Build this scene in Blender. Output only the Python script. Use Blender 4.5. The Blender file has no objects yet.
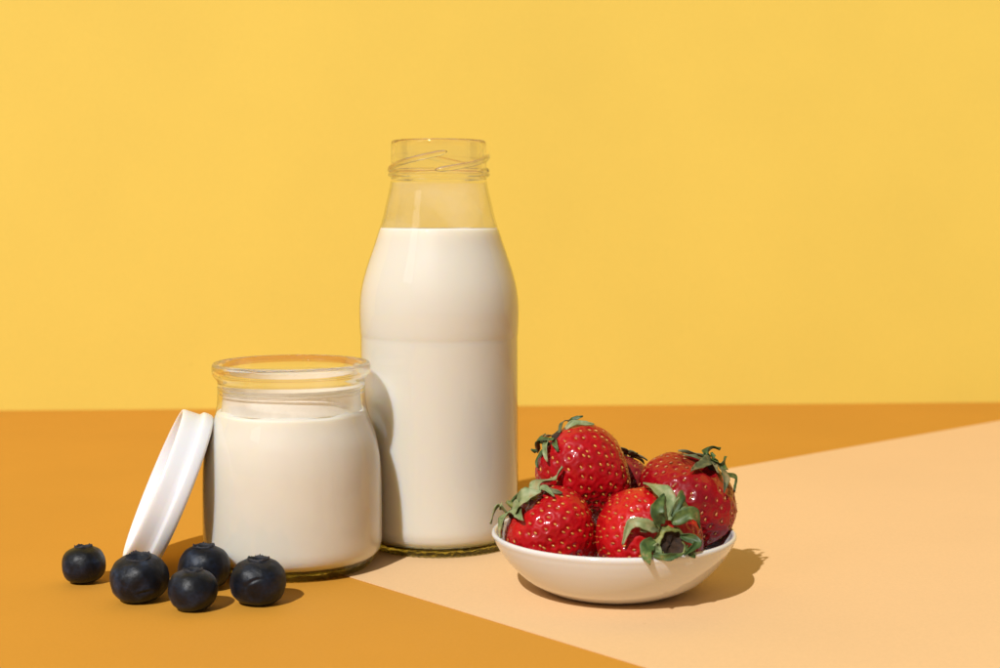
import bpy, bmesh, math, random
import numpy as np
from mathutils import Vector, Matrix, noise
# everything is laid out in centimetres and written to the meshes in metres
CM = 0.01
F = 1460.0                       # focal length in photo pixels (1000 px wide)
H = 12.1                         # camera height above the table
PITCH = math.atan2(334-215, F)
CP, SP = math.cos(PITCH), math.sin(PITCH)
W, HH = 1000.0, 668.0
scene = bpy.context.scene
C = scene.collection
PI = math.pi

def ray(px, py):
    u = (px-500)/F; v = (334-py)/F
    return Vector((u, CP+v*SP, -SP+v*CP))
def at(px, py, d):               # point on the plane y = d
    r = ray(px, py); t = d/r.y
    return Vector((r.x*t, d, H+r.z*t))
def ground(px, py, z=0.0):
    r = ray(px, py); t = (z-H)/r.z
    return Vector((r.x*t, r.y*t, z))
def camdist(p):                  # distance along the lens axis
    return p.y*CP - (p.z-H)*SP

# ------------------------------------------------------------------ helpers
def link(o, parent=None):
    C.objects.link(o)
    if parent is not None: o.parent = parent
    return o
def obj(name, verts, faces, mats, parent=None, smooth=True, loc=(0,0,0), fmat=None):
    me = bpy.data.meshes.new(name)
    me.from_pydata([tuple(c*CM for c in v) for v in verts], [], faces)
    if not isinstance(mats, (list, tuple)): mats = [mats]
    for m in mats: me.materials.append(m)
    if fmat is not None: me.polygons.foreach_set('material_index', fmat)
    if smooth: me.polygons.foreach_set('use_smooth', [True]*len(me.polygons))
    bm_ = bmesh.new(); bm_.from_mesh(me); bmesh.ops.recalc_face_normals(bm_, faces=bm_.faces[:]); bm_.to_mesh(me); bm_.free()
    me.update()
    o = bpy.data.objects.new(name, me)
    o.location = Vector(loc)*CM
    return link(o, parent)
def empty(name, loc, label, cat, group=None):
    o = bpy.data.objects.new(name, None); link(o)
    o.location = Vector(loc)*CM; o.empty_display_size = .01
    o['label'] = label; o['category'] = cat
    if group: o['group'] = group
    return o
def catmull(pts, n):
    pts = [np.array(p, float) for p in pts]
    P = [2*pts[0]-pts[1]] + pts + [2*pts[-1]-pts[-2]]
    out = []
    for i in range(len(pts)-1):
        a, b, c, d = P[i:i+4]
        for k in range(n):
            t = k/n
            out.append(.5*((2*b)+(c-a)*t+(2*a-5*b+4*c-d)*t*t+(3*b-a-3*c+d)*t**3))
    out.append(pts[-1])
    return out
def revolve(profile, seg=128, closed=False, rfun=None):
    """profile: list of (r, z); r == 0 becomes a pole"""
    V, Fc, rings = [], [], []
    for (r, z) in profile:
        if r < 1e-5:
            rings.append([len(V)]); V.append((0, 0, z))
        else:
            ids = []
            for k in range(seg):
                a = 2*PI*k/seg
                rr, zz = (r, z) if rfun is None else rfun(r, z, a)
                ids.append(len(V)); V.append((rr*math.cos(a), rr*math.sin(a), zz))
            rings.append(ids)
    n = len(rings)
    for i in range(n if closed else n-1):
        A, B = rings[i], rings[(i+1) % n]
        for k in range(seg):
            k2 = (k+1) % seg
            if len(A) == 1 and len(B) == 1: break
            if len(A) == 1: Fc.append((A[0], B[k2], B[k]))
            elif len(B) == 1: Fc.append((A[k], A[k2], B[0]))
            else: Fc.append((A[k], A[k2], B[k2], B[k]))
    return V, Fc
def tube(path, radii, seg=12, cap=True):
    V, Fc = [], []
    prev = None; n = len(path)
    for i, p in enumerate(path):
        p = Vector(p)
        t = (Vector(path[min(i+1, n-1)])-Vector(path[max(i-1, 0)])).normalized()
        ref = Vector((0, 0, 1)) if abs(t.z) < .9 else Vector((1, 0, 0))
        if prev is None: s = t.cross(ref).normalized()
        else: s = (prev - t*prev.dot(t)).normalized()
        prev = s; b = t.cross(s)
        for k in range(seg):
            a = 2*PI*k/seg
            V.append(tuple(p + (s*math.cos(a)+b*math.sin(a))*radii[i]))
    for i in range(n-1):
        for k in range(seg):
            k2 = (k+1) % seg
            Fc.append((i*seg+k, i*seg+k2, (i+1)*seg+k2, (i+1)*seg+k))
    if cap:
        Fc.append(tuple(range(seg-1, -1, -1))); Fc.append(tuple((n-1)*seg+k for k in range(seg)))
    return V, Fc

# ---------------------------------------------------------------- materials
def mat(name):
    m = bpy.data.materials.new(name); m.use_nodes = True
    nt = m.node_tree; nt.nodes.clear()
    out = nt.nodes.new('ShaderNodeOutputMaterial')
    return m, nt, out
def node(nt, kind, **kw):
    n = nt.nodes.new(kind)
    for k, v in kw.items():
        if k in n.inputs.keys(): n.inputs[k].default_value = v
        else: setattr(n, k, v)
    return n
def L(nt, a, b): nt.links.new(a, b)
def noise_tex(nt, scale, detail=4, rough=.55):
    tc = node(nt, 'ShaderNodeTexCoord')
    n = node(nt, 'ShaderNodeTexNoise', Scale=scale, Detail=detail, Roughness=rough)
    L(nt, tc.outputs['Object'], n.inputs['Vector'])
    return n
def ramp(nt, src, stops):
    r = node(nt, 'ShaderNodeValToRGB')
    e = r.color_ramp.elements
    while len(e) < len(stops): e.new(.5)
    for i, (p, c) in enumerate(stops):
        e[i].position = p; e[i].color = (*c, 1) if len(c) == 3 else c
    L(nt, src, r.inputs['Fac'])
    return r
def bump(nt, src, strength, dist):
    b = node(nt, 'ShaderNodeBump', Strength=strength, Distance=dist)
    L(nt, src, b.inputs['Height'])
    return b

def paper(name, col, var=.04, bdist=.00012):
    m, nt, out = mat(name)
    p = node(nt, 'ShaderNodeBsdfPrincipled', Roughness=.75)
    p.inputs['Specular IOR Level'].default_value = .25
    n = noise_tex(nt, 9, 5)
    fine = noise_tex(nt, 900, 5, .7)
    c2 = tuple(max(0, c*(1-var)) for c in col); c3 = tuple(min(1, c*(1+var*.6)) for c in col)
    r = ramp(nt, n.outputs['Fac'], [(.3, c2), (.7, c3)])
    mx = node(nt, 'ShaderNodeMixRGB', blend_type='MULTIPLY', Fac=1.0)
    r2 = ramp(nt, fine.outputs['Fac'], [(.3, (.94,)*3), (.7, (1.0,)*3)])
    L(nt, r.outputs[0], mx.inputs[1]); L(nt, r2.outputs[0], mx.inputs[2])
    # a few faint specks in the card
    tc = node(nt, 'ShaderNodeTexCoord')
    vo = node(nt, 'ShaderNodeTexVoronoi', Scale=26.0)
    L(nt, tc.outputs['Object'], vo.inputs['Vector'])
    sp = ramp(nt, vo.outputs['Distance'], [(.0, (.78, .72, .66)), (.022, (1, 1, 1))])
    mx2 = node(nt, 'ShaderNodeMixRGB', blend_type='MULTIPLY', Fac=.7)
    L(nt, mx.outputs[0], mx2.inputs[1]); L(nt, sp.outputs[0], mx2.inputs[2])
    L(nt, mx2.outputs[0], p.inputs['Base Color'])
    b = bump(nt, fine.outputs['Fac'], .35, bdist)
    L(nt, b.outputs[0], p.inputs['Normal'])
    L(nt, p.outputs[0], out.inputs[0])
    return m
M_ORANGE = paper('orange_paper', (.575, .265, .029))
M_PEACH = paper('peach_paper', (.765, .507, .268), .025)
M_YELLOW = paper('yellow_paper', (.745, .55, .098), .03)

def glass(name, col=(1, 1, 1), rough=0.0, bumpy=0, clear=.22):
    m, nt, out = mat(name)
    g = node(nt, 'ShaderNodeBsdfGlass', IOR=1.5, Roughness=rough)
    g.inputs['Color'].default_value = (*col, 1)
    if bumpy:
        n = noise_tex(nt, 420, 2); b = bump(nt, n.outputs['Fac'], bumpy, .0006)
        L(nt, b.outputs[0], g.inputs['Normal'])
    tr = node(nt, 'ShaderNodeBsdfTransparent'); tr.inputs['Color'].default_value = (*col, 1)
    ms = node(nt, 'ShaderNodeMixShader', Fac=clear); L(nt, g.outputs[0], ms.inputs[1]); L(nt, tr.outputs[0], ms.inputs[2])
    L(nt, ms.outputs[0], out.inputs[0])
    return m
M_GLASS = glass('clear_glass', (1, 1, 1), clear=.15)
M_GLASS_BASE = glass('green_tinted_glass', (.95, .95, .74), .02, .8, .45)

def film_glass(name, film, patch):
    """thin glass wall, see-through with a fresnel shine and a film of milk on it"""
    m, nt, out = mat(name)
    fw = node(nt, 'ShaderNodeLayerWeight', Blend=.5)
    fp = node(nt, 'ShaderNodeMath', operation='POWER'); L(nt, fw.outputs['Facing'], fp.inputs[0]); fp.inputs[1].default_value = 4.0
    fr = node(nt, 'ShaderNodeMath', operation='MULTIPLY_ADD'); L(nt, fp.outputs[0], fr.inputs[0]); fr.inputs[1].default_value = .75; fr.inputs[2].default_value = .035
    gl = node(nt, 'ShaderNodeBsdfGlossy', Roughness=.02)
    tr = node(nt, 'ShaderNodeBsdfTransparent')
    lw = node(nt, 'ShaderNodeLayerWeight', Blend=.5)
    rc = ramp(nt, lw.outputs['Facing'], [(.0, (1, 1, 1)), (.72, (.985, .985, .975)), (.93, (.90, .89, .87)), (1, (.8, .79, .77))])
    L(nt, rc.outputs[0], tr.inputs['Color'])
    df = node(nt, 'ShaderNodeBsdfDiffuse'); df.inputs['Color'].default_value = (.90, .87, .81, 1)
    tl = node(nt, 'ShaderNodeBsdfTranslucent'); tl.inputs['Color'].default_value = (.90, .87, .81, 1)
    m0 = node(nt, 'ShaderNodeMixShader', Fac=.3); L(nt, df.outputs[0], m0.inputs[1]); L(nt, tl.outputs[0], m0.inputs[2])
    n = noise_tex(nt, patch, 5, .6)
    fac = node(nt, 'ShaderNodeMapRange'); fac.inputs['From Min'].default_value = .3; fac.inputs['From Max'].default_value = .7
    fac.inputs['To Min'].default_value = film[0]; fac.inputs['To Max'].default_value = film[1]
    L(nt, n.outputs['Fac'], fac.inputs['Value'])
    m1 = node(nt, 'ShaderNodeMixShader'); L(nt, fac.outputs[0], m1.inputs[0]); L(nt, tr.outputs[0], m1.inputs[1]); L(nt, m0.outputs[0], m1.inputs[2])
    m2 = node(nt, 'ShaderNodeMixShader'); L(nt, fr.outputs[0], m2.inputs[0]); L(nt, m1.outputs[0], m2.inputs[1]); L(nt, gl.outputs[0], m2.inputs[2])
    L(nt, m2.outputs[0], out.inputs[0])
    return m
M_WALLGLASS = film_glass('thin_glass', (.0, .0), 200)
M_NECKFILM = film_glass('milk_filmed_glass', (.02, .17), 60)
M_JARFILM = film_glass('yogurt_filmed_glass', (.60, .96), 55)

def sss(name, col, rough, scale, weight=1.0, spec=.5, noise_amt=0.0, coat=0):
    m, nt, out = mat(name)
    p = node(nt, 'ShaderNodeBsdfPrincipled', Roughness=rough)
    p.inputs['Base Color'].default_value = (*col, 1)
    p.inputs['Subsurface Weight'].default_value = weight
    p.inputs['Subsurface Radius'].default_value = (1.0, .75, .40)
    p.inputs['Subsurface Scale'].default_value = scale
    p.inputs['Specular IOR Level'].default_value = spec
    p.inputs['Coat Weight'].default_value = coat; p.inputs['Coat Roughness'].default_value = .03
    if noise_amt:
        n = noise_tex(nt, 120, 5); r = ramp(nt, n.outputs['Fac'], [(.3, tuple(c*(1-noise_amt) for c in col)), (.7, col)])
        L(nt, r.outputs[0], p.inputs['Base Color'])
    L(nt, p.outputs[0], out.inputs[0])
    return m
M_MILK = sss('milk', (.68, .655, .58), .5, .009, 1, .2)
M_YOGURT = sss('yogurt', (.69, .65, .565), .55, .009, 1, .25, .03)
M_PLASTIC = sss('white_plastic', (.70, .725, .77), .32, .002, .8)
M_PORCELAIN = sss('glazed_porcelain', (.65, .65, .645), .12, .0008, .4, .5, 0, .3)

def strawberry_mat(name, col, dark, pale):
    m, nt, out = mat(name)
    p = node(nt, 'ShaderNodeBsdfPrincipled', Roughness=.42)
    p.inputs['Subsurface Weight'].default_value = .25
    p.inputs['Subsurface Radius'].default_value = (1, .15, .08)
    p.inputs['Subsurface Scale'].default_value = .0015
    p.inputs['Coat Weight'].default_value = .4; p.inputs['Coat Roughness'].default_value = .06
    p.inputs['Specular IOR Level'].default_value = .18
    n = noise_tex(nt, 70, 4)
    r = ramp(nt, n.outputs['Fac'], [(.28, dark), (.5, col), (.72, pale)])
    # skin is paler just under the cap: depends on the position along the fruit
    tc = node(nt, 'ShaderNodeTexCoord'); sx = node(nt, 'ShaderNodeSeparateXYZ'); L(nt, tc.outputs['Object'], sx.inputs[0])
    mr = node(nt, 'ShaderNodeMapRange'); mr.inputs['From Min'].default_value = .0115; mr.inputs['From Max'].default_value = .0165
    L(nt, sx.outputs['Z'], mr.inputs['Value'])
    mx = node(nt, 'ShaderNodeMixRGB'); L(nt, mr.outputs[0], mx.inputs[0]); L(nt, r.outputs[0], mx.inputs[1])
    mx.inputs[2].default_value = (pale[0]*1.05, pale[1]*2+.004, pale[2]*1.5+.002, 1)
    L(nt, mx.outputs[0], p.inputs['Base Color'])
    n2 = noise_tex(nt, 900, 3); b = bump(nt, n2.outputs['Fac'], .25, .0002)
    L(nt, b.outputs[0], p.inputs['Normal'])
    L(nt, p.outputs[0], out.inputs[0])
    return m
M_RED = strawberry_mat('strawberry_skin', (.38, .0015, .006), (.25, .001, .005), (.46, .005, .008))
M_RED_LIGHT = strawberry_mat('light_strawberry_skin', (.42, .002, .006), (.29, .001, .005), (.50, .009, .008))
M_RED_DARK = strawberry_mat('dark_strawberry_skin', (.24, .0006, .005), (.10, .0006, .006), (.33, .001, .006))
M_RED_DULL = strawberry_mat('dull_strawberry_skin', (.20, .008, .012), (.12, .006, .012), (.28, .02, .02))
def simple(name, col, rough=.5, var=None, scale=200, coat=0, bmp=0):
    m, nt, out = mat(name)
    p = node(nt, 'ShaderNodeBsdfPrincipled', Roughness=rough)
    p.inputs['Base Color'].default_value = (*col, 1)
    p.inputs['Coat Weight'].default_value = coat
    if var or bmp:
        n = noise_tex(nt, scale, 4)
        if var: L(nt, ramp(nt, n.outputs['Fac'], var).outputs[0], p.inputs['Base Color'])
        if bmp: L(nt, bump(nt, n.outputs['Fac'], bmp, .0003).outputs[0], p.inputs['Normal'])
    L(nt, p.outputs[0], out.inputs[0])
    return m
M_SEED = simple('strawberry_seed', (.6, .3, .06), .4, [(.35, (.36, .10, .018)), (.62, (.58, .30, .05))], 350, .3)
M_SEED_DARK = simple('dark_strawberry_seed', (.5, .2, .05), .4, [(.35, (.22, .06, .02)), (.62, (.48, .20, .05))], 350, .3)
M_LEAF = simple('leaf_green', (.10, .16, .04), .5, [(.3, (.02, .045, .012)), (.48, (.045, .085, .02)), (.6, (.09, .14, .035)), (.72, (.26, .18, .07))], 260, 0, .5)
M_LEAF_PALE = simple('leaf_pale_underside', (.26, .30, .15), .6, [(.3, (.09, .13, .05)), (.47, (.19, .24, .10)), (.6, (.29, .31, .16)), (.72, (.30, .20, .09))], 260, 0, .5)
M_LEAF_DRY = simple('leaf_dry', (.16, .14, .06), .7, [(.3, (.04, .05, .02)), (.48, (.10, .11, .045)), (.6, (.19, .16, .07)), (.72, (.28, .18, .08))], 260, 0, .6)
M_CORE = simple('dry_calyx_core', (.04, .016, .007), .85, [(.3, (.012, .005, .003)), (.6, (.05, .022, .008))], 600, 0, .6)
M_STEM = simple('stem_green', (.32, .34, .08), .6, [(.3, (.06, .08, .02)), (.55, (.18, .20, .05)), (.75, (.34, .32, .09))], 500)

# blueberry skin: dark with a dusty waxy bloom
def berry_mat():
    m, nt, out = mat('blueberry_skin')
    p = node(nt, 'ShaderNodeBsdfPrincipled', Roughness=.42); p.inputs['Specular IOR Level'].default_value = .3
    oi = node(nt, 'ShaderNodeObjectInfo'); tc = node(nt, 'ShaderNodeTexCoord')
    add = node(nt, 'ShaderNodeVectorMath', operation='ADD'); L(nt, tc.outputs['Object'], add.inputs[0])
    cm_ = node(nt, 'ShaderNodeCombineXYZ'); L(nt, oi.outputs['Random'], cm_.inputs[0]); L(nt, oi.outputs['Random'], cm_.inputs[1])
    L(nt, cm_.outputs[0], add.inputs[1])
    n = node(nt, 'ShaderNodeTexNoise', Scale=130.0, Detail=6.0, Roughness=.6); L(nt, add.outputs[0], n.inputs['Vector'])
    n2 = node(nt, 'ShaderNodeTexNoise', Scale=700.0, Detail=6.0, Roughness=.7); L(nt, add.outputs[0], n2.inputs['Vector'])
    r = ramp(nt, n.outputs['Fac'], [(.32, (.0025, .003, .005)), (.48, (.003, .0045, .009)), (.58, (.008, .014, .03)), (.70, (.022, .038, .075)), (.85, (.005, .007, .014))])
    r2 = ramp(nt, n2.outputs['Fac'], [(.35, (.45,)*3), (.7, (1.0,)*3)])
    mx = node(nt, 'ShaderNodeMixRGB', blend_type='MULTIPLY', Fac=1); L(nt, r.outputs[0], mx.inputs[1]); L(nt, r2.outputs[0], mx.inputs[2])
    L(nt, mx.outputs[0], p.inputs['Base Color'])
    rr = node(nt, 'ShaderNodeMapRange'); rr.inputs['To Min'].default_value = .30; rr.inputs['To Max'].default_value = .6
    L(nt, n.outputs['Fac'], rr.inputs['Value']); L(nt, rr.outputs[0], p.inputs['Roughness'])
    p.inputs['Sheen Weight'].default_value = .03; p.inputs['Sheen Tint'].default_value = (.5, .6, .9, 1)
    b0 = bump(nt, n2.outputs['Fac'], .5, .00015); b = bump(nt, n.outputs['Fac'], .35, .0012); L(nt, b0.outputs[0], b.inputs['Normal']); L(nt, b.outputs[0], p.inputs['Normal'])
    L(nt, p.outputs[0], out.inputs[0])
    return m
M_BLUE = berry_mat()
M_CROWN = simple('blueberry_crown', (.012, .012, .015), .7, [(.3, (.006, .006, .008)), (.7, (.03, .03, .04))], 500)

# ------------------------------------------------------------------ setting
# table and wall: the line where they meet runs from (0,408) to (1000,402)
gl_, gr_ = ground(0, 408), ground(1000, 400)
dirw = (gr_-gl_).normalized(); nw = Vector((-dirw.y, dirw.x, 0))
a_ = gl_ - dirw*110; b_ = gr_ + dirw*110
tv = [(-170, -60, 0), (170, -60, 0), (b_.x, b_.y, 0), (a_.x, a_.y, 0)]
tv = tv + [(x, y, -2.0) for x, y, z in tv]
t_ = obj('table', tv, [(0, 1, 2, 3), (7, 6, 5, 4), (0, 4, 5, 1), (1, 5, 6, 2), (2, 6, 7, 3), (3, 7, 4, 0)], M_ORANGE, smooth=False)
t_['kind'] = 'structure'
# wall with a barely wavy foot, as hand-laid card
V, Fc = [], []
NX = 240
for i in range(NX+1):
    p = a_.lerp(b_, i/NX)
    wv = .25*noise.noise(Vector((i*.045, 0, 3.1)))
    for k, z in enumerate((-2.0, 0, 8, 60, 170)):
        q = p + nw*(wv*(1 if z < 1 else .3 if z < 10 else 0) - .15)
        V.append((q.x, q.y, z))
for i in range(NX):
    for k in range(4):
        Fc.append((i*5+k, (i+1)*5+k, (i+1)*5+k+1, i*5+k+1))
w_ = obj('background_wall', V, Fc, M_YELLOW)
w_['kind'] = 'structure'
so = w_.modifiers.new('thick', 'SOLIDIFY'); so.thickness = .01; so.offset = -1

# peach sheet: a square-cornered piece of card lying on the orange one
P1, P2, P3, P4 = ground(358, 580), ground(645, 668), ground(735, 468), ground(1000, 421)
d1 = (P2-P1).normalized(); d2 = (P4-P3).normalized()
den = d1.x*(-d2.y) + d1.y*d2.x
dx, dy = P3.x-P1.x, P3.y-P1.y
s_ = (dx*(-d2.y) + dy*d2.x)/den
cor = P1 + d1*s_
e1 = cor + d1*70; e2 = cor + d2*42*1.0; e2 = cor + d2*70
e3 = e1 + d2*70
q = [cor, e1, e3, e2]
V = [(p.x, p.y, .006) for p in q] + [(p.x, p.y, .03) for p in q]
ps = obj('peach_paper_sheet', V, [(3, 2, 1, 0), (4, 5, 6, 7), (0, 1, 5, 4), (1, 2, 6, 5), (2, 3, 7, 6), (3, 0, 4, 7)], M_PEACH, smooth=False)
ps['label'] = 'pale peach paper sheet lying under the bowl and bottle on the orange surface'
ps['category'] = 'paper sheet'

# -------------------------------------------------------------- milk bottle
D_B = 53.25
def zr(py, hw, d, cx):           # photo row + half width -> (radius, height) at distance d
    p = at(cx, py, d)
    return (hw*camdist(p)/F, p.z)
bx = at(440, 540, D_B).x
bottle = empty('milk_bottle', (bx, D_B, 0), 'tall clear glass bottle filled with milk, standing between the jar and the bowl', 'bottle')
body_px = [(228.5, 59.2), (234, 61.2), (246, 65), (260, 69.9), (272, 73.7), (284, 76.8), (295, 78.6), (308, 79.6),
           (322, 79.4), (331, 78.9), (336, 78.35), (341, 78.4), (360, 78.4), (420, 78.4), (480, 78.4), (510, 78.4)]
prof = [zr(py, hw, D_B, 440) for py, hw in body_px]
Rb = prof[-1][0]
prof = [tuple(p) for p in catmull(prof, 5)]
foot = [(Rb, 1.0), (Rb-.02, .72), (Rb-.09, .42), (Rb-.18, .22), (Rb-.28, .08), (Rb-.36, .02), (Rb-.5, .0)]
outer = prof + [tuple(p) for p in catmull(foot, 3)]
top_r, top_z = outer[0]
# mould seam: a slim raised line down the wall
SEAM = math.radians(-90-16)
def seam(amp):
    def f(r, z, a):
        d = (a - SEAM + PI) % (2*PI) - PI
        return (r + amp*math.exp(-(d/.012)**2), z)
    return f
def shifted(pr, off): return [(max(r-off, 0), z) for r, z in pr]
V, Fc = revolve([p for p in outer if p[1] > .42], 720, rfun=seam(.018))
obj('glass_wall', V, Fc, M_WALLGLASS, bottle)
milk_p = [(r-.03, z) for r, z in outer if z > .85]
zmb = .36
milk_low = [(Rb-.05, .80), (Rb-.13, .58), (Rb-.26, .44), (Rb-.5, zmb), (0, zmb)]
meni = [(0, top_z-.06), (top_r-.35, top_z-.06), (top_r-.14, top_z-.03), (top_r-.05, top_z+.02)]
V, Fc = revolve(meni + [(r, z) for r, z in milk_p[1:]] + [tuple(p) for p in catmull(milk_low, 4)], 256, rfun=seam(.008))
obj('milk', V, Fc, M_MILK, bottle)
# heavy glass foot
bp = [(0, .30), (Rb-.45, .31), (Rb-.3, .36), (Rb-.14, .44), (Rb-.10, .40), (Rb-.16, .24), (Rb-.26, .09), (Rb-.36, .02), (Rb-.55, .0), (Rb-.8, .06), (0, .14)]
def knurl(r, z, a):
    if z < .1 and r > 1.5: return (r, z + .02*math.sin(a*70)*(1 if z > .015 else .6) + .0)
    return (r, z)
V, Fc = revolve(bp, 560, rfun=knurl)
V = [(x, y, z+.02) for x, y, z in V]
obj('glass_foot', V, Fc, M_GLASS_BASE, bottle)
# neck: real double wall of glass
neck_px = [(228, 58.9), (216, 55.4), (204, 52.7), (200, 51.7), (191, 49.6), (184, 48.4), (179, 47.9)]
nout = [zr(py, hw, D_B, 439.6) for py, hw in neck_px]
ring = [zr(py, hw, D_B, 439.6) for py, hw in [(177.5, 48.6), (176.2, 50.6), (174, 50.9), (172, 49.6), (170, 48.2)]]
up = [zr(py, hw, D_B, 439.2) for py, hw in [(160, 48.0), (148, 47.9), (143.5, 47.6), (141.3, 46.6), (140.6, 45.2), (141.3, 43.6), (144, 43.0)]]
no = [tuple(p) for p in catmull(nout+ring+up, 4)]
inner = [zr(py, hw, D_B, 439.4) for py, hw in [(155, 43.4), (175, 43.6), (184, 44.2), (191, 45.4), (200, 47.6), (216, 52.6), (228, 56.8)]]
inn = [tuple(p) for p in catmull(inner, 4)]
zsp = zr(180.5, 48, D_B, 439.6)[1]
V, Fc = revolve([p for p in no if p[1] < zsp], 256)
obj('glass_shoulder', V, Fc, M_WALLGLASS, bottle)
V, Fc = revolve([p for p in no if p[1] >= zsp]+[p for p in inn if p[1] >= zsp], 256, closed=True)
neck = obj('glass_mouth', V, Fc, M_GLASS, bottle)
V, Fc = revolve([(r-.06, z) for r, z in no if z < zsp-.05], 200)
obj('milk_film', V, Fc, M_NECKFILM, bottle)
# screw thread: four short helical lugs
Rn = up[0][0]
zt0 = zr(171.5, 48, D_B, 440)[1]; zt1 = zr(153.5, 48, D_B, 440)[1]
V, Fc = [], []
for a0 in (-200, -102, -10):
    path, rad = [], []
    for i in range(49):
        t = i/48
        a = math.radians(-90 + a0 + 100 + t*112)   # counter-clockwise seen from above = left to right in front
        e = min(1, t/.08, (1-t)/.08)
        z = zt0 + (zt1-zt0)*(t**1.15)
        path.append(((Rn+.015)*math.cos(a), (Rn+.015)*math.sin(a), z)); rad.append(.02+.085*math.sqrt(max(e, 0)))
    v, f = tube(path, rad, 14)
    o = len(V); V += v; Fc += [tuple(i+o for i in q_) for q_ in f]
obj('screw_thread', V, Fc, M_GLASS, bottle)

# --------------------------------------------------------------- yogurt jar
D_J = 49.85
jx = at(293.8, 560, D_J).x
jar = empty('yogurt_jar', (jx, D_J, 0), 'short wide open glass jar of white yogurt, standing left of the tall bottle', 'jar')
jw = [(385, 73.2), (392, 73.2), (402, 73.7), (411, 75.4), (420, 78.3), (430, 82.0), (440, 84.9), (457, 87.6), (476, 88.8), (500, 89.1), (525, 89.0), (537, 88.8)]
jp = [zr(py, hw, D_J, 293) for py, hw in jw]
Rj = jp[-1][0]
jf = [(Rj-.01, .85), (Rj-.09, .55), (Rj-.25, .30), (Rj-.42, .13), (Rj-.55, .04), (Rj-.7, 0)]
jo = [tuple(p) for p in catmull(jp, 5)] + [tuple(p) for p in catmull(jf, 3)]
z_fill = zr(409, 75, D_J, 293)[1]
V, Fc = revolve([p for p in jo if p[1] < z_fill and p[1] > .36], 512, rfun=lambda r, z, a: (r+.014*math.exp(-(((a-math.radians(-58)+PI) % (2*PI)-PI)/.014)**2), z))
obj('glass_wall', V, Fc, M_WALLGLASS, jar)
# upper wall, smeared with yogurt on the inside
upj = [p for p in jo if p[1] >= z_fill-.03]
V, Fc = revolve(upj, 256)
obj('glass_shoulder', V, Fc, M_WALLGLASS, jar)
V, Fc = revolve([(r-.17, z) for r, z in upj], 256)
obj('yogurt_film', V, Fc, M_JARFILM, jar)
# rounded lip and the small ledge under it
rz = lambda py, hw: zr(py, hw, D_J, 290)
lip = [rz(366, 70.5), rz(362.6, 73), rz(361.6, 75.6), rz(362.6, 77.9), rz(366, 78.7), rz(371, 78.6), rz(374.5, 77.4), rz(377, 75.2), rz(380, 73.3), rz(384, 73.0),
       rz(387, 73.0), rz(388.5, 69.8), rz(384, 69.4), rz(376, 69.2), rz(370, 69.6)]
lipc = catmull(lip+[lip[0]], 4)[:-1]
V, Fc = revolve([tuple(p) for p in lipc], 300, closed=True)
obj('glass_lip', V, Fc, M_GLASS, jar)
for py, rr in ((391, .03),):
    c0, z0 = zr(py, 73.0, D_J, 291)
    v, f = revolve([(c0-.03+rr*math.cos(t), z0+rr*math.sin(t)) for t in [k*PI/5 for k in range(10)]], 256, closed=True)
    obj('glass_bead', v, f, M_GLASS, jar)
def ytop(r, z, a):
    return (r, z + (.10*noise.noise(Vector((r*math.cos(a)*1.1, r*math.sin(a)*1.1, 2))) if z > z_fill-.3 and r < Rj*.8 else 0))
rt = [r for r, z in jo if z < z_fill][0]
yp = [(0, z_fill-.12), (.6, z_fill-.12), (1.2, z_fill-.10), (1.8, z_fill-.08), (rt-.35, z_fill-.05), (rt-.12, z_fill+.0)] + \
     [(r-.03, z) for r, z in jo if .72 < z < z_fill-.03] + [tuple(p) for p in catmull([(Rj-.09, .62), (Rj-.25, .45), (Rj-.5, .36), (Rj-.9, .33)], 4)] + [(0, .33)]
V, Fc = revolve(yp, 256, rfun=ytop)
obj('yogurt', V, Fc, M_YOGURT, jar)
bp = [(0, .27), (Rj-.75, .28), (Rj-.45, .33), (Rj-.22, .42), (Rj-.2, .36), (Rj-.34, .18), (Rj-.47, .06), (Rj-.58, .0), (Rj-.8, .0), (Rj-1.0, .08), (0, .15)]
V, Fc = revolve(bp, 560, rfun=knurl)
V = [(x, y, z+.02) for x, y, z in V]
obj('glass_foot', V, Fc, M_GLASS_BASE, jar)

# ---------------------------------------------------------------- white lid
nlid = Vector((-.90, -.21, .395)).normalized()      # open side: left, a little to the lens
Rl, Tl = 2.81, 1.1
lp = [(0, .0), (Rl-.25, .0), (Rl-.07, .02), (Rl+.01, .06), (Rl+.04, .13), (Rl+.045, .30), (Rl+.03, .36), (Rl-.06, .42), (Rl-.085, .46), (Rl-.09, .60),
      (Rl-.10, .82), (Rl-.105, .93), (Rl-.13, .985), (Rl-.17, 1.0), (Rl-.22, .99), (Rl-.25, .95), (Rl-.28, .6), (Rl-.31, .36), (Rl-.37, .27), (Rl-.6, .24), (0, .24)]
V, Fc = revolve([(r, z*1.1) for r, z in lp], 256)
zax = nlid; xax = Vector((0, 1, 0)).cross(zax).normalized(); yax = zax.cross(xax)
R3 = Matrix((xax, yax, zax)).transposed()
# rest its lower edge on the table: lowest point of the flange ring touches z = 0
zmin = min((R3 @ Vector(v)).z for v in V)
top_c = at(200, 411, 49.3); bot_c = at(139, 560, 49.3)
ctr = (top_c+bot_c)/2 - nlid*.5
ctr.z = -zmin + .01
lid = obj('jar_lid', V, Fc, M_PLASTIC, None, True)
lid.data.transform(Matrix.Translation(Vector((0, 0, 0))) @ R3.to_4x4())
lid.location = ctr*CM
lid['label'] = 'round white plastic lid tilted on its edge against the left side of the yogurt jar'
lid['category'] = 'lid'
em = lid.modifiers.new('bevel', 'BEVEL'); em.width = .0002; em.segments = 2; em.limit_method = 'ANGLE'

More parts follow.
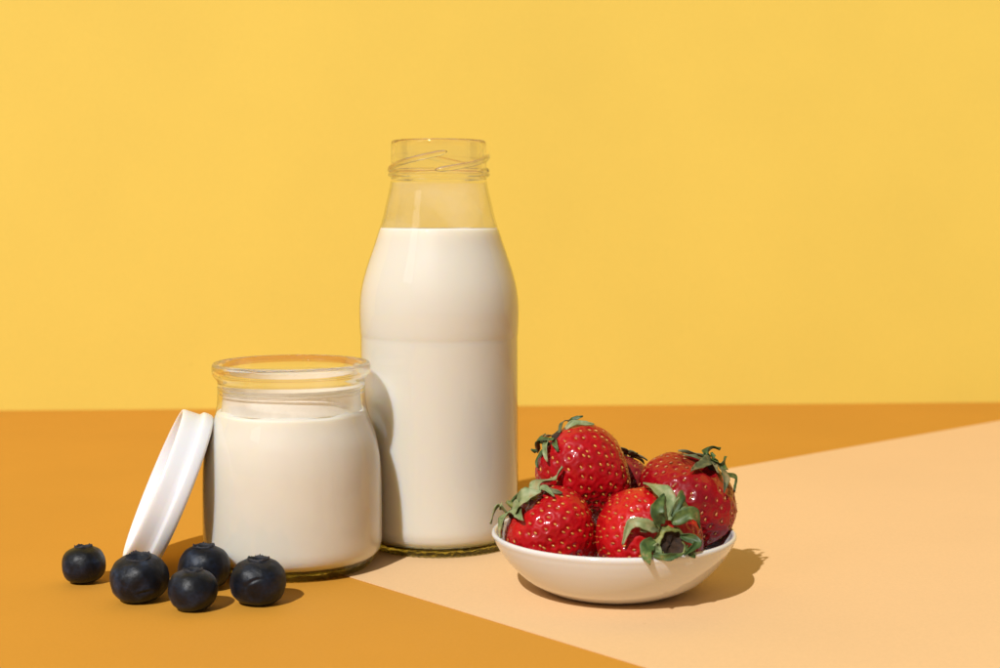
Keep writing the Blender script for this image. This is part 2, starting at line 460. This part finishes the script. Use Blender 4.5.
# --------------------------------------------------------------- blueberries
def blueberry(cx, top, bot, w, seed, tilt, taz, label, crown_r=.34, dent=None):
    rnd = random.Random(seed)
    g = ground(cx, bot-4.5)
    d = g.y
    for _ in range(3):
        sc = camdist(Vector((g.x, d, .6)))/F
        Rw = w*.5*sc; h = (bot-top)*sc*1.0
    Hh = h*.955
    root = empty('blueberry', (g.x, d, 0), label, 'blueberry', 'blueberries scattered in front of the jar and lid')
    NT, NS = 90, 128
    V, Fc = [], []
    A, B = Rw, Hh/2
    cr = crown_r*Rw/.85
    for i in range(NT+1):
        u = i/NT
        ph = PI*u
        # super-ellipse section, flattened poles
        e = .68
        r = A*abs(math.sin(ph))**e; z = -B*math.copysign(abs(math.cos(ph))**.95, math.cos(ph))
        for k in range(NS):
            a = 2*PI*k/NS
            v = Vector((r*math.cos(a), r*math.sin(a), z))
            dn = noise.noise(v*1.5+Vector((seed*3.1, 0, 0)))*.05 + noise.noise(v*4+Vector((0, seed*2.7, 0)))*.018 + noise.noise(v*11+Vector((0, seed*2.7, 5)))*.004
            v *= (1+dn)
            if z > 0:
                rr = math.hypot(v.x, v.y)
                lipv = .05*math.exp(-((rr-cr)/.07)**2)
                v.z += lipv*.3 - (.20*max(0, 1-(rr/cr)**2) if rr < cr else 0)
            if dent:
                dd = Vector(dent[0]); q_ = v.normalized()
                t1 = Vector(dent[1]); t2 = dd.cross(t1)
                du = (q_-dd).dot(t1); dv = (q_-dd).dot(t2) + .6*du*du
                if q_.dot(dd) > .5: v *= 1 - .035*math.exp(-(du/.25)**2-(dv/.05)**2) + .018*math.exp(-(du/.28)**2-((dv-.1)/.07)**2)
            V.append(v)
    for i in range(NT):
        for k in range(NS):
            k2 = (k+1) % NS
            Fc.append((i*NS+k, i*NS+k2, (i+1)*NS+k2, (i+1)*NS+k))
    # crown: ragged ring of short sepals round the mouth
    zc = B*math.cos(math.asin(min(1, (cr/A)**(1/.68))))**.95 + .03
    CV, CF = [], []
    N5 = 60
    for k in range(N5):
        a = 2*PI*k/N5
        lobe = .5+.5*math.cos(5*a+seed)
        up_ = .01 + .04*lobe*rnd.uniform(.3, 1.3) + rnd.uniform(0, .045)*(k % 2)
        out_ = cr*(1.0+.05*lobe)
        for (rr, zz) in ((cr*.82, zc-.10), (cr*.93, zc-.015), (out_*.96, zc-.01+up_), (out_*1.0, zc-.02+up_*.9), (cr*1.06, zc-.06)):
            CV.append(Vector((rr*math.cos(a), rr*math.sin(a), zz)))
    for k in range(N5):
        k2 = (k+1) % N5
        for j in range(4): CF.append((k*5+j, k2*5+j, k2*5+j+1, k*5+j+1))
    Rm = Matrix.Rotation(math.radians(tilt), 3, Vector((math.cos(math.radians(taz)), math.sin(math.radians(taz)), 0)))
    V = [Rm @ v for v in V]; CV = [Rm @ v for v in CV]
    zm = min(v.z for v in V)
    V = [(v.x, v.y, v.z-zm) for v in V]; CV = [(v.x, v.y, v.z-zm) for v in CV]
    body = obj('body', V, Fc, M_BLUE, root)
    c_ = obj('crown', CV, CF, M_CROWN, root)
    so = c_.modifiers.new('s', 'SOLIDIFY'); so.thickness = .00015
    return root
blueberry(84.5, 549, 587, 43, 1, 5, 200, 'small blueberry standing alone, farthest left and clear of the others')
blueberry(140, 558, 605, 58, 2, 9, 0, 'biggest blueberry, in front of the lower end of the white lid', .36, ((.35, -.9, -.15), (.93, .36, .1)))
blueberry(204.5, 548, 593, 52, 3, 2, 180, 'blueberry touching the jar foot, behind the lowest small blueberry')
blueberry(193.3, 572, 614, 49, 4, 3, 180, 'small dusty blueberry nearest the camera, between the large one and the rightmost one')
blueberry(258.3, 560, 608, 55, 5, 2, 150, 'blueberry with a small crease, farthest right and in front of the jar', .33, ((-.05, -.97, .2), (.85, .0, .5)))

# ---------------------------------------------------------------------- bowl
D_W = 46.4
bwl = empty('bowl', (at(613.3, 560, D_W).x, D_W, 0.03), 'small shallow white porcelain bowl holding the strawberries', 'bowl')
Rw = 3.92
bo = [(0, .12), (1.2, .12), (1.55, .02), (1.75, 0), (1.95, .03), (2.3, .16), (2.8, .42), (3.22, .80), (3.56, 1.20), (3.78, 1.54), (3.87, 1.72), (Rw, 1.82), (Rw-.0, 1.90), (Rw-.06, 1.95), (Rw-.14, 1.92),
      (3.73, 1.79), (3.58, 1.5), (3.35, 1.05), (2.8, .65), (2.2, .47), (1.2, .33), (0, .3)]
V, Fc = revolve([(max(0, r), z) for r, z in (tuple(p) for p in catmull(bo, 4))], 256)
obj('body', V, Fc, M_PORCELAIN, bwl)
tilt_bowl = bwl

# --------------------------------------------------------------- strawberries
PROFT = [(0, 0), (.008, .14), (.04, .30), (.10, .48), (.2, .68), (.33, .85), (.48, .965), (.62, 1.0), (.75, .965), (.86, .83), (.94, .62), (.985, .38), (.992, .22), (.975, .10), (.96, 0)]
def prof_at(profile, n):
    c = catmull(profile, 24)
    pts = np.array(c); seg = np.hypot(*(pts[1:]-pts[:-1]).T); s = np.concatenate([[0], np.cumsum(seg)])
    q_ = np.linspace(0, s[-1], n)
    return np.interp(q_, s, pts[:, 0]), np.interp(q_, s, pts[:, 1])
class Berry: pass
def strawberry(cx, cy, d, R, Ln, axis, seed, mred, label, nseed=190, blunt=1.0, squash=1.0, mseed=None, roll=0):
    b = Berry(); rng = np.random.default_rng(seed)
    c = at(cx, cy, d)
    root = empty('strawberry', c, label, 'strawberry', 'strawberries heaped in the white bowl')
    profile = [(t*Ln, (r**blunt)*R) for t, r in PROFT]
    z, r = prof_at(profile, 170); z = z - Ln*.53
    NS = 220
    ang = np.linspace(0, 2*PI, NS, endpoint=False)
    X = r[:, None]*np.cos(ang)[None]; Y = r[:, None]*np.sin(ang)[None]*squash; Z = np.repeat(z[:, None], NS, 1)
    P = np.stack([X, Y, Z], -1).reshape(-1, 3)
    # seed positions: golden-angle spiral with equal area per seed
    dA = r*np.hypot(np.gradient(z), np.gradient(r)); cum = np.cumsum(dA); cum /= cum[-1]
    Ks = np.arange(nseed)+.5
    tmax = .93
    zi = np.interp(Ks/nseed*tmax, cum, z); ri = np.interp(Ks/nseed*tmax, cum, r)
    ai = Ks*2.399963 + rng.normal(0, .06, nseed)
    zi = zi + rng.normal(0, .035, nseed)
    S = np.stack([ri*np.cos(ai), ri*np.sin(ai)*squash, zi], -1)
    # lumps
    low = np.array([noise.noise(Vector(p)*.55+Vector((seed*5.3, 1, 2)))*.16 + noise.noise(Vector(p)*1.6+Vector((0, seed, 2)))*.035 for p in P])
    nrm = P/np.maximum(np.linalg.norm(P, axis=1, keepdims=True), 1e-6)
    grow = .085*R
    disp = low*R*.9
    dist = np.full(len(P), 9.0); near = np.zeros(len(P), int)
    for j in range(nseed):
        dd = np.linalg.norm(P-S[j], axis=1)
        mk = dd < dist; dist[mk] = dd[mk]; near[mk] = j
    pit = -.042*np.exp(-(dist/.080)**2) + .014*np.exp(-((dist-.16)/.05)**2) + .008*np.array([noise.noise(Vector(p)*9) for p in P])
    P2 = P + nrm*(disp+pit)[:, None]
    lowS = np.array([noise.noise(Vector(p)*.55+Vector((seed*5.3, 1, 2)))*.16 + noise.noise(Vector(p)*1.6+Vector((0, seed, 2)))*.035 for p in S])
    nS = S/np.linalg.norm(S, axis=1, keepdims=True)
    ax = Vector(axis).normalized()
    side = ax.cross(Vector((0, 0, 1)) if abs(ax.z) < .95 else Vector((1, 0, 0))).normalized()
    M3 = Matrix((side, ax.cross(side), ax)).transposed() @ Matrix.Rotation(math.radians(roll), 3, 'Z')
    Mn = np.array(M3)
    verts = [tuple(v) for v in P2]
    faces, fm = [], []
    nr = len(z)
    for i in range(nr-1):
        for k in range(NS):
            k2 = (k+1) % NS
            faces.append((i*NS+k, i*NS+k2, (i+1)*NS+k2, (i+1)*NS+k)); fm.append(0)
    # seeds: small tear-drops sitting in the pits, each with a fine dry hair
    for j in range(nseed):
        n = Vector(nS[j]); p = Vector(S[j]) + n*(lowS[j]*R*.9 - .024)
        tz = (Vector((0, 0, -1)) - n*n.dot(Vector((0, 0, -1)))).normalized(); tx = n.cross(tz)
        ln = rng.uniform(.052, .072); wd = rng.uniform(.028, .038)
        o = len(verts)
        NU, NVv = 6, 8
        for i in range(NU+1):
            u = PI*i/NU
            rr = math.sin(u)*(1-.28*math.cos(u)*-1 if False else 1+.22*math.cos(u))
            for k in range(NVv):
                w = 2*PI*k/NVv
                verts.append(tuple(p + tz*(ln*math.cos(u)) + tx*(wd*rr*math.cos(w)) + n*(.028*rr*math.sin(w))))
        for i in range(NU):
            for k in range(NVv):
                k2 = (k+1) % NVv
                faces.append((o+i*NVv+k, o+i*NVv+k2, o+(i+1)*NVv+k2, o+(i+1)*NVv+k)); fm.append(1)
        # hair
        h0 = p + n*.02; h1 = h0 + n*rng.uniform(.05, .09) + tz*rng.uniform(-.03, .05) + tx*rng.uniform(-.03, .03)
        o = len(verts)
        for q_, rad in ((h0, .006), (h1, .002)):
            for k in range(3):
                w = 2*PI*k/3; verts.append(tuple(q_ + tz*(rad*math.cos(w)) + tx*(rad*math.sin(w))))
        for k in range(3):
            k2 = (k+1) % 3; faces.append((o+k, o+k2, o+3+k2, o+3+k)); fm.append(1)
    body = obj('body', verts, faces, [mred, mseed or M_SEED], root, True, (0, 0, 0), fm)
    body.rotation_euler = M3.to_euler()
    b.root = root; b.c = c; b.M = M3; b.ax = ax; b.Ln = Ln; b.R = R
    # a raycast copy of the smooth shape in world axes for laying leaves on it
    from mathutils.bvhtree import BVHTree
    pw = (P + nrm*disp[:, None]) @ Mn.T
    vv = [Vector(p)+c for p in pw]
    b.bvh = BVHTree.FromPolygons(vv, [f for f, m_ in zip(faces, fm) if m_ == 0])
    return b

def drape(b, px, py, lift):
    o = Vector((0, 0, H)); r = ray(px, py).normalized()
    hit = b.bvh.ray_cast(o, r)
    if hit[0] is not None:
        return hit[0] + hit[1]*(lift if hit[1].dot(r) < 0 else -lift), (hit[1] if hit[1].dot(r) < 0 else -hit[1])
    t = r.dot(b.c-o); p = o + r*t
    nn = b.bvh.find_nearest(p)
    # slide along the ray so that the point sits level with the nearest skin
    t2 = r.dot(nn[0]-o)
    p = o + r*t2
    return p, (p-b.c).normalized()

class Leaves:
    def __init__(s, b): s.b = b; s.V = []; s.F = []; s.m = []; s.rng = random.Random(len(bpy.data.objects))
    def leaf(s, pts, wpx, m=0, roll=0, cup=.25, shape=.75, offs=None):
        """pts: [(px, py, lift)...] from base to tip; wpx: full width in photo pixels"""
        P, N = [], []
        for pt in pts:
            px, py, lf = pt[:3]
            p, n = drape(s.b, px, py, lf)
            if len(pt) > 3: p = at(px, py, pt[3]); n = Vector((-.2, -.8, .55)).normalized()
            P.append(p); N.append(n)
        sc = camdist(P[0])/F
        Wd = wpx*sc/2*.84
        nn = 12
        sp = [Vector(tuple(p)) for p in catmull([tuple(p) for p in P], nn)]
        T = len(sp)
        o = len(s.V); NW = 9
        N0, N1 = N[0], N[-1]
        ph = s.rng.uniform(0, 6)
        for i, p in enumerate(sp):
            t = i/(T-1)
            tg = (sp[min(i+1, T-1)]-sp[max(i-1, 0)]).normalized()
            n = (N0.lerp(N1, t))
            # face partly to the light and lens as lying leaves do
            n = (n - tg*n.dot(tg)).normalized()
            sd = tg.cross(n).normalized()
            rr = Matrix.Rotation(math.radians(roll), 3, tg)
            sd = rr @ sd; n2 = rr @ n
            w = Wd*(math.sin(PI*min(1, (t**shape)*.94+.06))**.75) + .012
            w *= 1+.10*math.sin(t*15+ph)+.09*math.sin(t*37+2*ph)*t
            for k in range(NW):
                u = (k/(NW-1))*2-1
                rip = .03*math.sin(t*9+u*3+ph)*abs(u)
                q_ = p + sd*(w*u) + n2*(cup*Wd*(u*u) - .25*Wd*math.exp(-(u/.18)**2)*.25 + rip)
                s.V.append(tuple(q_ - s.b.c))
        for i in range(T-1):
            for k in range(NW-1):
                s.F.append((o+i*NW+k, o+i*NW+k+1, o+(i+1)*NW+k+1, o+(i+1)*NW+k)); s.m.append(m)
    def done(s):
        o = obj('calyx', s.V, s.F, [M_LEAF, M_LEAF_PALE, M_LEAF_DRY], s.b.root, True, (0, 0, 0), s.m)
        so = o.modifiers.new('s', 'SOLIDIFY'); so.thickness = .0002; so.offset = 0
    def core(s, px, py, rad, lift=.0, m=None, name='core', length=.12):
        p, n = drape(s.b, px, py, lift)
        n = s.b.ax if n.dot(s.b.ax) < .2 else (n+s.b.ax*.6).normalized()
        v, f = tube([p-s.b.c-n*.1, p-s.b.c+n*length*.4, p-s.b.c+n*length], [rad, rad*.95, rad*.6], 14)
        obj(name, v, f, m or M_CORE, s.b.root)

G, PA, DR = 0, 1, 2
# A: upright one on top
A = strawberry(585.5, 472, 47.5, 1.42, 3.25, (-.62, .10, .78), 11, M_RED, 'large bright red strawberry on top of the heap, leaves to its upper left', 225)
l = Leaves(A)
l.leaf([(566, 430, .02), (570, 424, .1), (573, 419, .2), (583, 416.5, .25)], 6.5, G, 60)
l.leaf([(566, 430, .05), (577, 426.5, .14), (593, 427, .08)], 7, PA, 40)
l.leaf([(556, 441, .1), (547, 447, .35), (539, 451, .45), (531, 450, .5)], 8, G, 10)
l.leaf([(551, 447, .1), (546.5, 444, .3), (546, 435, .35)], 8, G, 0)
l.leaf([(551, 442, .1), (550.5, 451, .3), (551.5, 463, .22)], 8, PA, 0)
l.leaf([(547, 450, .05), (541, 458, .1), (540, 468, .1)], 6, G, 0)
l.leaf([(561, 433, .05), (555, 435, .25), (549, 441, .2)], 8, DR, 0)
l.leaf([(560, 434, .05), (566, 427, .2), (571, 424, .1)], 5, DR, 0)
l.leaf([(556, 440, .0), (557, 446, .1), (559, 452, .05)], 6, G, 0)
l.core(556, 437, .2, -.02); l.done()
# B: left front
B = strawberry(553, 534, 45.6, 1.37, 2.9, (-.80, -.22, .52), 22, M_RED_LIGHT, 'strawberry at the left end of the bowl with wide leaves over the rim', 215)
l = Leaves(B)
l.leaf([(508, 513, .1), (500, 506, .35), (494, 513, .5), (491, 524, .5)], 14, PA, 0)
l.leaf([(526, 500, .1), (522, 494, .3), (511, 503, .35)], 15, G, 0, .3)
l.leaf([(536, 502, .1), (541, 492, .3), (553, 480, .45), (563, 467, .5)], 17, PA, 0, .2, .9)
l.leaf([(529, 505, .05), (534, 494, .15), (540, 484, .2)], 8, PA, 0)
l.leaf([(521, 511, .1), (530, 507, .4), (544, 499, .25)], 27, PA, 0, .2)
l.leaf([(536, 501, .1), (545, 494, .25), (555, 500, .15)], 8, PA, 0)
l.leaf([(515, 512, .15), (521, 516, .35), (528, 523, .2)], 17, PA, 0)
l.leaf([(514, 516, .15), (511, 525, .35), (508, 538, .2)], 15, PA, 0)
l.leaf([(507, 512, .1), (504, 520, .2), (505, 534, .1)], 8, DR, 0)
l.leaf([(545, 492, .0), (552, 493, .1), (562, 496, .1)], 6, DR, 30)
l.core(514, 513, .22, .0); l.core(517, 509, .1, .12, M_STEM, 'stem', .3); l.done()
# D: right
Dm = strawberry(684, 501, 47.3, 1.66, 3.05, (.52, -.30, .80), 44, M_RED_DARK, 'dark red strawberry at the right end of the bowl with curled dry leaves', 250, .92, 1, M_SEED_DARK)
l = Leaves(Dm)
l.leaf([(707, 459, .1), (694, 454, .12), (678, 451, .08)], 9, DR, 20)
l.leaf([(704, 460, .1), (707, 453, .35), (713, 448, .5), (720, 450, .35)], 12, G, 0, .5)
l.leaf([(716, 463, .15), (712, 457, .4), (706, 462, .35)], 18, G, 0, .3)
l.leaf([(712, 468, .1), (701, 467, .35), (690, 475, .15)], 16, DR, 0)
l.leaf([(706, 464, .1), (694, 463, .2), (682, 457, .1)], 9, DR, 0)
l.leaf([(717, 470, .15), (722, 466, .4), (725, 456, .5)], 14, G, 0)
l.leaf([(717, 471, .15), (718, 482, .35), (719, 495, .2)], 11, DR, 0)
l.leaf([(720, 476, .1), (729, 482, .25), (734, 492, .1)], 5, G, 30)
l.leaf([(714, 468, .15), (711, 474, .4), (713, 480, .3)], 8, DR, 0)
l.leaf([(718, 466, .15), (713, 462, .5), (714, 472, .45)], 10, G, 0)
l.core(712, 467, .2, .0); l.done()
# E: hidden behind
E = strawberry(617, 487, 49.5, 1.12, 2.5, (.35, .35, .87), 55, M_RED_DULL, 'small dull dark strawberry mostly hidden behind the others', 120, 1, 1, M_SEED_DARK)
l = Leaves(E)
for k in range(7):
    a = k*2*PI/7+.35
    base = E.c + E.ax*(E.Ln*.45)
    s1 = E.M.col[0]*math.cos(a) + E.M.col[1]*math.sin(a)
    o = len(l.V); NN = 10
    for i in range(NN+1):
        t = i/NN; w = .16*math.sin(PI*min(1, t*.9+.1))+.01
        p = base + s1*(.1+.62*t) + E.ax*(.03+.10*math.sin(t*2.5)-.05*t)
        tt = E.ax.cross(s1)
        for u in (-1, 0, 1): l.V.append(tuple(p+tt*(w*u)+E.ax*(.04*u*u)-E.c))
    for i in range(NN):
        for u in range(2): l.F.append((o+i*3+u, o+i*3+u+1, o+i*3+u+4, o+i*3+u+3)); l.m.append(DR)
l.done()
# C: front right, cap to the viewer
Cb = strawberry(645, 538, 44.85, 1.63, 3.2, (.40, -.88, .08), 33, M_RED_LIGHT, 'strawberry at the front of the bowl with its hollow green cap facing the camera', 260, .9)
l = Leaves(Cb)
l.leaf([(665, 521, .15), (663, 506, .3), (653, 495, .3), (644, 484, .35)], 23, PA, 0, .2, .9)
l.leaf([(660, 525, .15), (655, 517, .45), (659, 503, .4)], 17, G, 0)
l.leaf([(667, 520, .15), (675, 511, .35), (693, 514, .25)], 14, PA, 0)
l.leaf([(668, 518, .2), (675, 505, .5), (684, 504, .5), (692, 512, .35)], 10, G, 0)
l.leaf([(669, 523, .15), (680, 519, .5), (692, 531, .3)], 16, G, 0, .3)
l.leaf([(657, 530, .15), (643, 526, .45), (633, 528, .4), (625, 544, .25)], 12, PA, 0)
l.leaf([(658, 528, .15), (649, 528, .3), (640, 532, .2)], 12, DR, 0)
l.leaf([(652, 539, .2), (646, 550, .5, 42.75), (650, 565, .75, 42.25)], 16, G, 0)
l.leaf([(678, 534, .2), (687, 541, .5), (684, 556, .6, 42.85)], 10, G, 0, .5)
l.leaf([(653, 555, .3, 42.6), (668, 557, .6, 42.6), (684, 554, .55, 42.8)], 8, G, 30)
l.leaf([(684, 546, .2), (690, 552, .35, 43.1), (695, 558, .4, 43.1)], 8, G, 0)
l.leaf([(656, 544, .2), (657, 551, .45, 42.9), (662, 558, .5, 42.7)], 11, PA, 0)
# hollow cap: dark pit with a pale green ring
n = Cb.ax
p = Cb.c + n*(Cb.Ln*.462+.06)
s1 = n.cross(Vector((0, 0, 1))).normalized(); s2 = n.cross(s1)
V, Fc = [], []
prf = [(.58, -.2), (.52, .0), (.47, .10), (.43, .12), (.40, .09), (.37, .0), (.2, -.03), (0.01, -.04)]
for (r, z) in prf:
    for k in range(40):
        a = 2*PI*k/40; rr = r*(1+.08*math.sin(5*a+1)+.04*math.sin(11*a))
        V.append(tuple(p-Cb.c + s1*(rr*math.cos(a)) + s2*(rr*math.sin(a)) + n*(z+.03*math.sin(3*a))))
fmm = []
for i in range(len(prf)-1):
    for k in range(40):
        k2 = (k+1) % 40; Fc.append((i*40+k, i*40+k2, (i+1)*40+k2, (i+1)*40+k)); fmm.append(0 if i < 4 else 1)
obj('hollow_cap', V, Fc, [M_STEM, M_CORE], Cb.root, True, (0, 0, 0), fmm)
l.done()

# --------------------------------------------------------------------- light
def look(o, target):
    o.rotation_euler = (Vector(target)-o.location).to_track_quat('-Z', 'Y').to_euler()
ldir = Vector((.46, 1.0, -.98)).normalized()
tgt = Vector((0, .54, .03))
ld = bpy.data.lights.new('key_lamp', 'AREA'); ld.shape = 'DISK'; ld.size = .11; ld.energy = 450; ld.color = (1, .985, .96)
lo = bpy.data.objects.new('key_lamp', ld); link(lo); lo.location = tgt - ldir*6; look(lo, tgt)
fd = bpy.data.lights.new('fill_lamp', 'AREA'); fd.shape = 'RECTANGLE'; fd.size = .5; fd.size_y = .9; fd.energy = 2.0; fd.color = (.95, .97, 1)
fo = bpy.data.objects.new('fill_lamp', fd); link(fo); fo.location = (-1.3, -.6, 1.3); look(fo, tgt)
w = bpy.data.worlds.new('World'); scene.world = w; w.use_nodes = True
bg = w.node_tree.nodes['Background']; bg.inputs[0].default_value = (1, .94, .86, 1); bg.inputs[1].default_value = .21

# -------------------------------------------------------------------- camera
cam = bpy.data.cameras.new('camera'); co = bpy.data.objects.new('camera', cam); link(co)
co.location = (0, 0, H*CM); co.rotation_euler = (PI/2-PITCH, 0, 0)
cam.sensor_width = 36; cam.lens = 36*F/1000; cam.clip_start = .01; cam.clip_end = 50
scene.camera = co
cam.dof.use_dof = True; cam.dof.focus_distance = .485; cam.dof.aperture_fstop = 16
scene.render.engine = 'CYCLES'
scene.view_settings.view_transform = 'Standard'; scene.view_settings.look = 'None'
scene.view_settings.exposure = 0; scene.view_settings.gamma = 1
cy = scene.cycles
cy.max_bounces = 16; cy.transmission_bounces = 14; cy.transparent_max_bounces = 24; cy.glossy_bounces = 6; cy.diffuse_bounces = 6
cy.caustics_reflective = False; cy.caustics_refractive = True; cy.blur_glossy = .5; cy.sample_clamp_indirect = 4
